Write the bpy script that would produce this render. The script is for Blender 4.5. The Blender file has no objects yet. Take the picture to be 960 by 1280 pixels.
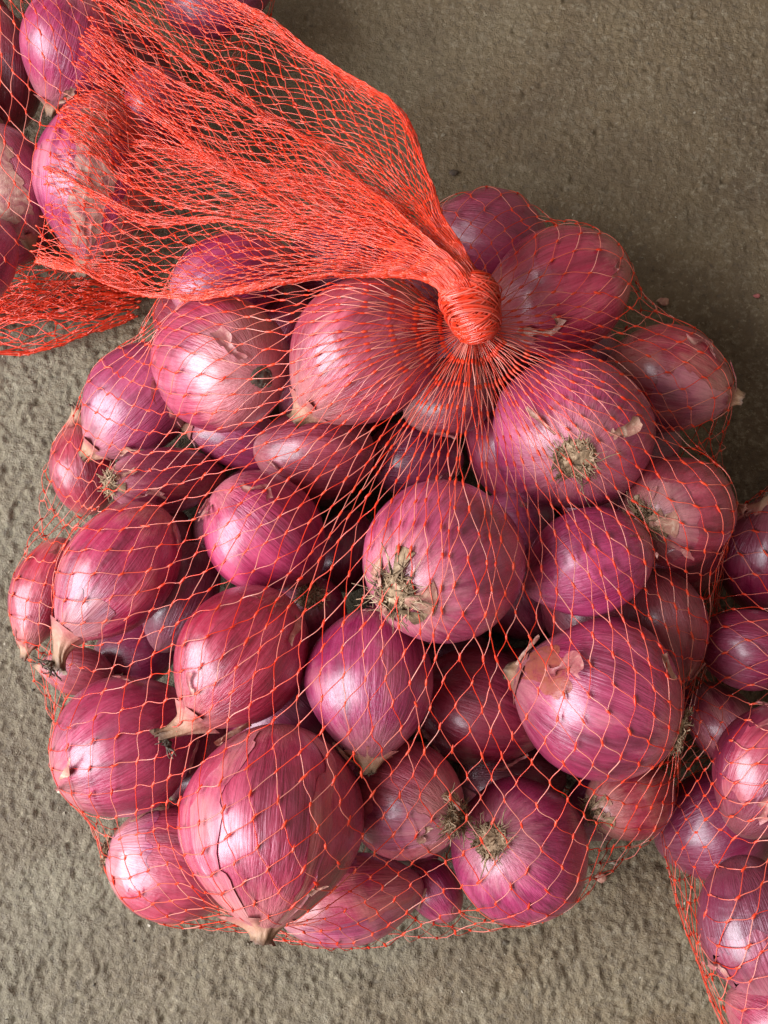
import bpy, math, random
import numpy as np
from mathutils import Vector
from mathutils.bvhtree import BVHTree

random.seed(7)
rng = np.random.default_rng(11)
scene = bpy.context.scene
COL = scene.collection

# ---------------------------------------------------------------- camera, world, light, exposure
F_PX = 1300.0                      # focal length in pixels of the 960 x 1280 photograph
TILT = math.radians(12.0)
FWD = np.array([0.0, math.sin(TILT), -math.cos(TILT)])
UP = np.array([0.0, math.cos(TILT), math.sin(TILT)])
RIGHT = np.array([1.0, 0.0, 0.0])
CAM = -FWD * 0.36
cd = bpy.data.cameras.new('camera')
cd.sensor_fit = 'VERTICAL'; cd.sensor_height = 24.0; cd.lens = 24.0 * F_PX / 1280.0
cd.clip_start = 0.01; cd.clip_end = 50.0
cam = bpy.data.objects.new('camera', cd); COL.objects.link(cam)
cam.location = CAM.tolist(); cam.rotation_euler = (TILT, 0, 0)
scene.camera = cam

world = bpy.data.worlds.new('World'); scene.world = world; world.use_nodes = True
bg = world.node_tree.nodes['Background']
bg.inputs[0].default_value = (1.0, 0.88, 0.72, 1); bg.inputs[1].default_value = 0.27

def area(name, loc, target, sx, sy, power, color):
    l = bpy.data.lights.new(name, 'AREA'); l.shape = 'RECTANGLE'; l.size = sx; l.size_y = sy
    l.energy = power; l.color = color
    o = bpy.data.objects.new(name, l); COL.objects.link(o); o.location = loc
    o.rotation_euler = (Vector(target) - Vector(loc)).to_track_quat('-Z', 'Y').to_euler()
    return o
area('doorway_daylight', (-1.02, -0.36, 0.78), (0, 0, 0.03), 1.15, 1.0, 54.0, (0.91, 0.95, 1.0))

scene.view_settings.view_transform = 'Standard'; scene.view_settings.look = 'None'
scene.view_settings.exposure = 0.0; scene.view_settings.gamma = 1.0
scene.view_settings.use_curve_mapping = False

# ---------------------------------------------------------------- helpers
def ray(px, py):
    return FWD + RIGHT * (px - 480) / F_PX + UP * (640 - py) / F_PX
def at_depth(px, py, d): return CAM + ray(px, py) * d
def at_z(px, py, z):
    r = ray(px, py); return CAM + r * ((z - CAM[2]) / r[2])
def depth_of_z(px, py, z): return (z - CAM[2]) / ray(px, py)[2]
def smooth(e0, e1, x):
    t = np.clip((x - e0) / (e1 - e0), 0, 1); return t * t * (3 - 2 * t)

def _hash(i, j, k, seed):
    h = (i * 374761393 + j * 668265263 + k * 2147483647 + seed * 1274126177) & 0xFFFFFFFF
    h = ((h ^ (h >> 13)) * 1274126177) & 0xFFFFFFFF
    h = ((h ^ (h >> 16)) * 2246822519) & 0xFFFFFFFF
    h = h ^ (h >> 15)
    return (h & 0xFFFF) / 32767.5 - 1.0
def noise(x, y, z=0.0, seed=0):
    x, y, z = np.broadcast_arrays(np.asarray(x, float), np.asarray(y, float), np.asarray(z, float))
    xi, yi, zi = (np.floor(v).astype(np.int64) for v in (x, y, z))
    fx, fy, fz = x - xi, y - yi, z - zi
    fx, fy, fz = (f * f * f * (f * (f * 6 - 15) + 10) for f in (fx, fy, fz))
    out = 0
    for a in (0, 1):
        for b in (0, 1):
            for c in (0, 1):
                w = (fx if a else 1 - fx) * (fy if b else 1 - fy) * (fz if c else 1 - fz)
                out = out + w * _hash(xi + a, yi + b, zi + c, seed)
    return out

def np_mesh(name, verts, quads=None, tris=None, smooth_shade=True, attrs=None):
    me = bpy.data.meshes.new(name)
    verts = np.asarray(verts, dtype=np.float32).reshape(-1, 3)
    nq = 0 if quads is None else len(quads); nt = 0 if tris is None else len(tris)
    loops = np.concatenate([np.asarray(quads, np.int32).ravel() if nq else np.empty(0, np.int32),
                            np.asarray(tris, np.int32).ravel() if nt else np.empty(0, np.int32)])
    tot = np.concatenate([np.full(nq, 4, np.int32), np.full(nt, 3, np.int32)])
    start = np.concatenate([[0], np.cumsum(tot)[:-1]]).astype(np.int32)
    me.vertices.add(len(verts)); me.vertices.foreach_set('co', verts.ravel())
    me.loops.add(len(loops)); me.loops.foreach_set('vertex_index', loops)
    me.polygons.add(nq + nt); me.polygons.foreach_set('loop_start', start)
    me.polygons.foreach_set('use_smooth', np.full(nq + nt, smooth_shade))
    for k, v in (attrs or {}).items():
        v = np.asarray(v, np.float32)
        if v.ndim == 1:
            me.attributes.new(k, 'FLOAT', 'POINT').data.foreach_set('value', v)
        else:
            me.attributes.new(k, 'FLOAT_VECTOR', 'POINT').data.foreach_set('vector', v.ravel())
    me.update(calc_edges=True)
    return me
def link(name, me, mat, parent=None, kind=None):
    o = bpy.data.objects.new(name, me); COL.objects.link(o)
    if mat: me.materials.append(mat)
    if parent is not None: o.parent = parent
    if kind: o['kind'] = kind
    return o
def empty(name, loc, label, cat, group=None):
    o = bpy.data.objects.new(name, None); COL.objects.link(o); o.location = [float(v) for v in loc]
    o.empty_display_size = 0.01
    o['label'] = label; o['category'] = cat
    if group: o['group'] = group
    return o
def tubes(paths, rad, sides=4, flat=1.0):
    """paths (E,S,3), rad scalar or (E,S): vertices and quads of E open tubes."""
    P = np.asarray(paths, float); E, S, _ = P.shape
    T = np.gradient(P, axis=1); T /= np.linalg.norm(T, axis=2, keepdims=True) + 1e-12
    ref = np.zeros_like(T); ref[..., 2] = 1.0
    ref[np.abs(T[..., 2]) > 0.93] = (1.0, 0, 0)
    A = np.cross(T, ref); A /= np.linalg.norm(A, axis=2, keepdims=True) + 1e-12
    B = np.cross(A, T)
    R = np.broadcast_to(np.asarray(rad, float), (E, S))[..., None]
    ang = np.arange(sides) / sides * 2 * np.pi
    V = np.stack([P + A * R * math.cos(t) + B * R * flat * math.sin(t) for t in ang], axis=2)
    idx = np.arange(E * S * sides).reshape(E, S, sides)
    a = idx[:, :-1, :]; b = idx[:, 1:, :]
    q = np.stack([a, np.roll(a, -1, 2), np.roll(b, -1, 2), b], axis=-1).reshape(-1, 4)
    return V.reshape(-1, 3), q

# ---------------------------------------------------------------- materials
def mat(name):
    m = bpy.data.materials.new(name); m.use_nodes = True
    return m, m.node_tree.nodes, m.node_tree.links, m.node_tree.nodes['Principled BSDF']
def N(nodes, kind, **kw):
    n = nodes.new(kind)
    for k, v in kw.items():
        if k in n.bl_rna.properties.keys(): setattr(n, k, v)
    return n
def ramp(nodes, links, fac, stops):
    r = nodes.new('ShaderNodeValToRGB'); e = r.color_ramp.elements
    while len(e) < len(stops): e.new(0.5)
    for el, (p, c) in zip(e, stops):
        el.position = p; el.color = (*c, 1) if len(c) == 3 else c
    links.new(fac, r.inputs[0]); return r.outputs[0]
def mixc(nodes, links, fac, a, b, mode='MIX'):
    m = nodes.new('ShaderNodeMix'); m.data_type = 'RGBA'; m.blend_type = mode
    for sock, v in ((m.inputs[0], fac), (m.inputs[6], a), (m.inputs[7], b)):
        if hasattr(v, 'is_output'): links.new(v, sock)
        else: sock.default_value = v if isinstance(v, (int, float)) else ((*v, 1) if len(v) == 3 else v)
    return m.outputs[2]
def math_(nodes, links, op, a, b=None, c=None, clamp=False):
    m = nodes.new('ShaderNodeMath'); m.operation = op; m.use_clamp = clamp
    for s, v in zip(m.inputs, (a, b, c)):
        if v is None: continue
        if hasattr(v, 'is_output'): links.new(v, s)
        else: s.default_value = v
    return m.outputs[0]
def noise_tex(nodes, links, vec, scale, detail=3, rough=0.55, dist=0.0):
    n = nodes.new('ShaderNodeTexNoise'); n.inputs['Scale'].default_value = scale
    n.inputs['Detail'].default_value = detail; n.inputs['Roughness'].default_value = rough
    n.inputs['Distortion'].default_value = dist
    if vec is not None: links.new(vec, n.inputs['Vector'])
    return n.outputs[0]

def make_skin_material():
    m, nd, lk, bs = mat('onion_skin')
    at = N(nd, 'ShaderNodeAttribute', attribute_name='meridian')
    info = nd.new('ShaderNodeObjectInfo')
    sep = nd.new('ShaderNodeSeparateColor'); lk.new(info.outputs['Color'], sep.inputs[0])
    tan, dark, pale = sep.outputs[0], sep.outputs[1], sep.outputs[2]
    sxyz = nd.new('ShaderNodeSeparateXYZ'); lk.new(at.outputs['Vector'], sxyz.inputs[0])
    offs = nd.new('ShaderNodeCombineXYZ')
    lk.new(math_(nd, lk, 'MULTIPLY', info.outputs['Random'], 37.0), offs.inputs[2])
    lk.new(math_(nd, lk, 'MULTIPLY', info.outputs['Random'], 11.0), offs.inputs[0])
    def mer(sx, sz):
        mp = nd.new('ShaderNodeVectorMath'); mp.operation = 'MULTIPLY'
        lk.new(at.outputs['Vector'], mp.inputs[0]); mp.inputs[1].default_value = (sx, sx, sz)
        ad = nd.new('ShaderNodeVectorMath'); ad.operation = 'ADD'
        lk.new(mp.outputs[0], ad.inputs[0]); lk.new(offs.outputs[0], ad.inputs[1])
        return ad.outputs[0]
    broad = noise_tex(nd, lk, mer(2.6, 0.9), 1.0, 3, 0.6, 0.3)
    streak = noise_tex(nd, lk, mer(11, 0.7), 1.0, 4, 0.65)
    fine = noise_tex(nd, lk, mer(34, 1.6), 1.0, 3, 0.6)
    tc = nd.new('ShaderNodeTexCoord')
    blot = noise_tex(nd, lk, tc.outputs['Object'], 55, 4, 0.6, 0.6)
    col = ramp(nd, lk, broad, [(0.30, (0.14, 0.005, 0.030)), (0.5, (0.34, 0.023, 0.084)), (0.70, (0.52, 0.075, 0.165))])
    s2 = ramp(nd, lk, streak, [(0.30, (0, 0, 0)), (0.72, (1, 1, 1))])
    col = mixc(nd, lk, math_(nd, lk, 'MULTIPLY', s2, 0.32), col, (0.58, 0.125, 0.215))
    # fine meridian veins, darker
    vein = ramp(nd, lk, fine, [(0.36, (1, 1, 1)), (0.47, (0, 0, 0))])
    col = mixc(nd, lk, math_(nd, lk, 'MULTIPLY', vein, 0.36), col, (0.17, 0.006, 0.034))
    # pale towards the two poles, streaky
    pole = math_(nd, lk, 'ABSOLUTE', sxyz.outputs[2])
    pole = math_(nd, lk, 'ADD', pole, math_(nd, lk, 'MULTIPLY', math_(nd, lk, 'SUBTRACT', streak, 0.5), 0.55))
    pole = math_(nd, lk, 'ADD', pole, math_(nd, lk, 'MULTIPLY', pale, 0.35))
    pm = ramp(nd, lk, pole, [(0.72, (0, 0, 0)), (1.12 if False else 1.0, (1, 1, 1))])
    col = mixc(nd, lk, math_(nd, lk, 'MULTIPLY', pm, 0.42), col, (0.62, 0.28, 0.27))
    # dry tan papery patches
    tp = math_(nd, lk, 'ADD', blot, math_(nd, lk, 'MULTIPLY', math_(nd, lk, 'SUBTRACT', broad, 0.5), 0.9))
    tp = math_(nd, lk, 'ADD', tp, math_(nd, lk, 'MULTIPLY', math_(nd, lk, 'SUBTRACT', tan, 0.5), 0.5))
    tm = ramp(nd, lk, tp, [(0.60, (0, 0, 0)), (0.84, (1, 1, 1))])
    col = mixc(nd, lk, math_(nd, lk, 'MULTIPLY', tm, 0.45), col, (0.48, 0.20, 0.16))
    # small bruises
    br = noise_tex(nd, lk, tc.outputs['Object'], 160, 2, 0.5, 1.0)
    bm = ramp(nd, lk, br, [(0.66, (0, 0, 0)), (0.74, (1, 1, 1))])
    col = mixc(nd, lk, math_(nd, lk, 'MULTIPLY', bm, 0.35), col, (0.22, 0.02, 0.05))
    # purple-dark kinds
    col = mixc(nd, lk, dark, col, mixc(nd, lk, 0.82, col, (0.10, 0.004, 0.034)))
    hs = nd.new('ShaderNodeHueSaturation'); lk.new(col, hs.inputs['Color'])
    lk.new(math_(nd, lk, 'ADD', 0.490, math_(nd, lk, 'MULTIPLY', info.outputs['Random'], 0.032)), hs.inputs['Hue'])
    
    r1 = math_(nd, lk, 'FRACT', math_(nd, lk, 'MULTIPLY', info.outputs['Random'], 7.31))
    r2 = math_(nd, lk, 'FRACT', math_(nd, lk, 'MULTIPLY', info.outputs['Random'], 23.7))
    lk.new(math_(nd, lk, 'ADD', 0.96, math_(nd, lk, 'MULTIPLY', r1, 0.12)), hs.inputs['Saturation'])
    lk.new(math_(nd, lk, 'ADD', 0.80, math_(nd, lk, 'MULTIPLY', r2, 0.34)), hs.inputs['Value'])
    lk.new(hs.outputs[0], bs.inputs['Base Color'])
    rg = math_(nd, lk, 'ADD', 0.30, math_(nd, lk, 'MULTIPLY', streak, 0.26))
    rg = math_(nd, lk, 'ADD', rg, math_(nd, lk, 'MULTIPLY', tm, 0.2))
    lk.new(rg, bs.inputs['Roughness'])
    bs.inputs['Specular IOR Level'].default_value = 0.75; bs.inputs['Specular Tint'].default_value = (0.96, 0.90, 1.0, 1)
    bs.inputs['Coat Weight'].default_value = 0.7; bs.inputs['Coat Roughness'].default_value = 0.22; bs.inputs['Coat IOR'].default_value = 1.55
    bs.inputs['Subsurface Weight'].default_value = 0.0
    dust = noise_tex(nd, lk, tc.outputs['Object'], 210, 5, 0.7, 0.5)
    lk.new(math_(nd, lk, 'ADD', -0.02, math_(nd, lk, 'MULTIPLY', dust, 0.58)), bs.inputs['Coat Roughness'])
    h = math_(nd, lk, 'ADD', math_(nd, lk, 'MULTIPLY', fine, 0.6), math_(nd, lk, 'MULTIPLY', streak, 1.0))
    h = math_(nd, lk, 'ADD', h, math_(nd, lk, 'MULTIPLY', blot, 1.6))
    bp = nd.new('ShaderNodeBump'); bp.inputs['Strength'].default_value = 0.65; bp.inputs['Distance'].default_value = 0.0008
    lk.new(h, bp.inputs['Height']); lk.new(bp.outputs[0], bs.inputs['Normal'])
    return m

def make_paper_material(name, c0, c1, c2, rough=0.6, alpha=1.0):
    m, nd, lk, bs = mat(name)
    tc = nd.new('ShaderNodeTexCoord')
    n1 = noise_tex(nd, lk, tc.outputs['Object'], 260, 4, 0.65, 0.8)
    n2 = noise_tex(nd, lk, tc.outputs['Object'], 900, 3, 0.6)
    c = ramp(nd, lk, n1, [(0.32, c0), (0.52, c1), (0.7, c2)])
    lk.new(c, bs.inputs['Base Color']); bs.inputs['Roughness'].default_value = rough
    bs.inputs['Alpha'].default_value = alpha
    bp = nd.new('ShaderNodeBump'); bp.inputs['Strength'].default_value = 0.7; bp.inputs['Distance'].default_value = 0.0005
    lk.new(math_(nd, lk, 'ADD', n1, math_(nd, lk, 'MULTIPLY', n2, 0.5)), bp.inputs['Height']); lk.new(bp.outputs[0], bs.inputs['Normal'])
    return m

def make_net_material(name, base, pale, rough, trans):
    m, nd, lk, bs = mat(name)
    at = N(nd, 'ShaderNodeAttribute', attribute_name='tint')
    c = mixc(nd, lk, at.outputs['Fac'], base, pale)
    lk.new(c, bs.inputs['Base Color'])
    bs.inputs['Roughness'].default_value = rough
    bs.inputs['Specular IOR Level'].default_value = 0.8
    tl = nd.new('ShaderNodeBsdfTranslucent'); lk.new(c, tl.inputs[0])
    mx = nd.new('ShaderNodeMixShader'); mx.inputs[0].default_value = trans
    out = nd['Material Output'] if 'Material Output' in nd else nd.get('Material Output')
    lk.new(bs.outputs[0], mx.inputs[1]); lk.new(tl.outputs[0], mx.inputs[2]); lk.new(mx.outputs[0], out.inputs['Surface'])
    return m

def make_ground_material():
    m, nd, lk, bs = mat('concrete')
    tc = nd.new('ShaderNodeTexCoord'); v = tc.outputs['Object']
    big = noise_tex(nd, lk, v, 7, 5, 0.62, 0.8)
    mid = noise_tex(nd, lk, v, 60, 5, 0.65, 0.4)
    fine = noise_tex(nd, lk, v, 300, 6, 0.75)
    grit = noise_tex(nd, lk, v, 1500, 2, 0.6)
    c = ramp(nd, lk, big, [(0.36, (0.105, 0.064, 0.025)), (0.49, (0.180, 0.122, 0.055)), (0.64, (0.222, 0.170, 0.092))])
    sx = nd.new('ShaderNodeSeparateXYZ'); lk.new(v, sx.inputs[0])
    greyness = math_(nd, lk, 'ADD', math_(nd, lk, 'MULTIPLY', sx.outputs[0], -2.6), math_(nd, lk, 'MULTIPLY', sx.outputs[1], -1.5))
    greyness = math_(nd, lk, 'ADD', greyness, math_(nd, lk, 'MULTIPLY', math_(nd, lk, 'SUBTRACT', big, 0.5), 2.2))
    wm = ramp(nd, lk, greyness, [(0.0, (0, 0, 0)), (0.5, (1, 1, 1))])      # greyer towards lower left, browner towards upper right, broken up by noise
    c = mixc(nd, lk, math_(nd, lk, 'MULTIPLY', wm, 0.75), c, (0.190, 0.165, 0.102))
    mm = ramp(nd, lk, mid, [(0.3, (0, 0, 0)), (0.7, (1, 1, 1))])
    c = mixc(nd, lk, math_(nd, lk, 'MULTIPLY', mm, 0.4), c, (0.115, 0.086, 0.05))
    ff = ramp(nd, lk, fine, [(0.52, (0, 0, 0)), (0.66, (1, 1, 1))])
    c = mixc(nd, lk, math_(nd, lk, 'MULTIPLY', ff, 0.5), c, (0.33, 0.28, 0.195))
    fd = ramp(nd, lk, fine, [(0.33, (1, 1, 1)), (0.45, (0, 0, 0))])
    c = mixc(nd, lk, math_(nd, lk, 'MULTIPLY', fd, 0.6), c, (0.075, 0.058, 0.036))
    fleck = noise_tex(nd, lk, v, 620, 3, 0.6, 0.6)
    c = mixc(nd, lk, math_(nd, lk, 'MULTIPLY', ramp(nd, lk, fleck, [(0.60, (0, 0, 0)), (0.70, (1, 1, 1))]), 0.6), c, (0.36, 0.30, 0.20))
    c = mixc(nd, lk, math_(nd, lk, 'MULTIPLY', ramp(nd, lk, fleck, [(0.30, (1, 1, 1)), (0.40, (0, 0, 0))]), 0.6), c, (0.055, 0.038, 0.02))
    spill = noise_tex(nd, lk, v, 22, 4, 0.6, 1.2)
    c = mixc(nd, lk, math_(nd, lk, 'MULTIPLY', ramp(nd, lk, spill, [(0.52, (0, 0, 0)), (0.68, (1, 1, 1))]), 0.35), c, (0.10, 0.066, 0.03))
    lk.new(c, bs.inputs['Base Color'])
    lk.new(math_(nd, lk, 'ADD', 0.5, math_(nd, lk, 'MULTIPLY', mid, 0.3)), bs.inputs['Roughness'])
    bs.inputs['Specular IOR Level'].default_value = 0.75; bs.inputs['Specular Tint'].default_value = (0.96, 0.90, 1.0, 1)
    bp = nd.new('ShaderNodeBump'); bp.inputs['Strength'].default_value = 1.0; bp.inputs['Distance'].default_value = 0.0014
    lk.new(math_(nd, lk, 'ADD', fine, math_(nd, lk, 'MULTIPLY', grit, 0.4)), bp.inputs['Height']); lk.new(bp.outputs[0], bs.inputs['Normal'])
    return m

M_SKIN = make_skin_material()
M_NECK = make_paper_material('dry_neck', (0.15, 0.06, 0.04), (0.36, 0.19, 0.12), (0.60, 0.42, 0.30))
def tint_neck():
    nt = M_NECK.node_tree; nd, lk = nt.nodes, nt.links; bs = nd['Principled BSDF']
    at = N(nd, 'ShaderNodeAttribute', attribute_name='along')
    src = bs.inputs['Base Color'].links[0].from_socket
    k = ramp(nd, lk, at.outputs['Fac'], [(0.05, (0.42, 0.08, 0.10)), (0.35, (0.44, 0.20, 0.14)), (0.7, (0.30, 0.17, 0.09)), (1.0, (0.04, 0.028, 0.02))])
    lk.new(mixc(nd, lk, 0.65, src, k), bs.inputs['Base Color'])
tint_neck()
M_ROOT = make_paper_material('dry_root', (0.05, 0.028, 0.015), (0.28, 0.175, 0.10), (0.60, 0.45, 0.30), 0.8)
M_ROOTDARK = make_paper_material('dark_root', (0.035, 0.025, 0.02), (0.10, 0.07, 0.05), (0.25, 0.18, 0.12), 0.8)
M_SHED = make_paper_material('grey_shed_skin', (0.26, 0.07, 0.08), (0.40, 0.20, 0.16), (0.50, 0.36, 0.28), 0.5)
M_FLAKE = make_paper_material('thin_skin', (0.28, 0.05, 0.07), (0.42, 0.14, 0.13), (0.58, 0.36, 0.29), 0.4, 0.8)
M_STAIN = make_paper_material('orange_stained_skin', (0.36, 0.05, 0.07), (0.44, 0.12, 0.06), (0.50, 0.12, 0.12), 0.35, 0.6)
M_PEEL = make_paper_material('papery_peel', (0.28, 0.09, 0.08), (0.44, 0.22, 0.16), (0.62, 0.44, 0.34), 0.45)
M_STRAND = make_net_material('net_filament', (0.88, 0.055, 0.016), (0.94, 0.42, 0.33), 0.22, 0.35)
M_BEAD = make_net_material('net_knot', (0.90, 0.050, 0.014), (0.92, 0.095, 0.03), 0.38, 0.3)
M_GROUND = make_ground_material()

# ---------------------------------------------------------------- ground
def build_ground():
    def axis(lo, hi, step, far):
        f = np.arange(lo, hi + 1e-9, step)
        out = []; s, p = step * 3, 0.0
        while p < far:
            p += s; s *= 1.5; out.append(p)
        out = np.array(out)
        return np.concatenate([lo - out[::-1], f, hi + out])
    X = axis(-0.165, 0.165, 0.00066, 2.5); Y = axis(-0.205, 0.225, 0.00066, 2.5)
    x, y = np.meshgrid(X, Y)
    rough = smooth(0.16, -0.10, x * 0.75 + y * 0.9 + 0.05 * noise(x * 14, y * 14, 3.1))
    rough = 0.14 + 0.86 * rough
    wx = x + 0.0014 * noise(x * 420, y * 420, 0.5, 1); wy = y + 0.0014 * noise(x * 420, y * 420, 9.5, 2)
    wx = wx + 0.0035 * noise(x * 130, y * 130, 3.5, 11); wy = wy + 0.0035 * noise(x * 130, y * 130, 7.5, 12)
    b1 = np.abs(noise(wx * 215 + wy * 60, wy * 190 - wx * 50, 0.3, 3)) ** 0.75
    b2 = np.abs(noise(wx * 430 - wy * 90, wy * 400 + wx * 80, 4.3, 4)) ** 0.75
    b1 = b1 * (0.55 + 0.45 * noise(x * 60, y * 60, 5.0, 13)) + 0.25 * np.abs(noise(wx * 900, wy * 840, 2.0, 14))
    b3 = noise(x * 760, y * 760, 2.2, 5)
    low = noise(x * 11, y * 11, 1.7, 6) * 0.0018 + noise(x * 40, y * 40, 1.2, 7) * 0.0006
    h = rough * (0.0014 * b1 + 0.0011 * b2 + 0.0003 * b3 + 0.00018 * noise(x * 1300, y * 1300, 1.0, 16)) + (0.00040 * b3 + 0.00035 * np.abs(noise(wx * 700, wy * 700, 8.0, 15)) + 0.00022 * noise(x * 1300, y * 1300, 1.0, 16)) * 0.75 * (1.1 - rough) + low
    pits = smooth(0.62, 0.8, noise(x * 300, y * 300, 6.6, 8)) * 0.0008
    h = h - pits - 0.0022
    far = smooth(0.5, 1.0, np.maximum(np.abs(x), np.abs(y)))
    h = h * (1 - far)
    nx, ny = len(X), len(Y)
    idx = np.arange(nx * ny).reshape(ny, nx)
    q = np.stack([idx[:-1, :-1], idx[:-1, 1:], idx[1:, 1:], idx[1:, :-1]], -1).reshape(-1, 4)
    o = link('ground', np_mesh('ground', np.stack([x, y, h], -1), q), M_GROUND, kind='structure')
    o['label'] = 'rough grey brown concrete floor under the net bags'; o['category'] = 'floor'
build_ground()

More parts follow.
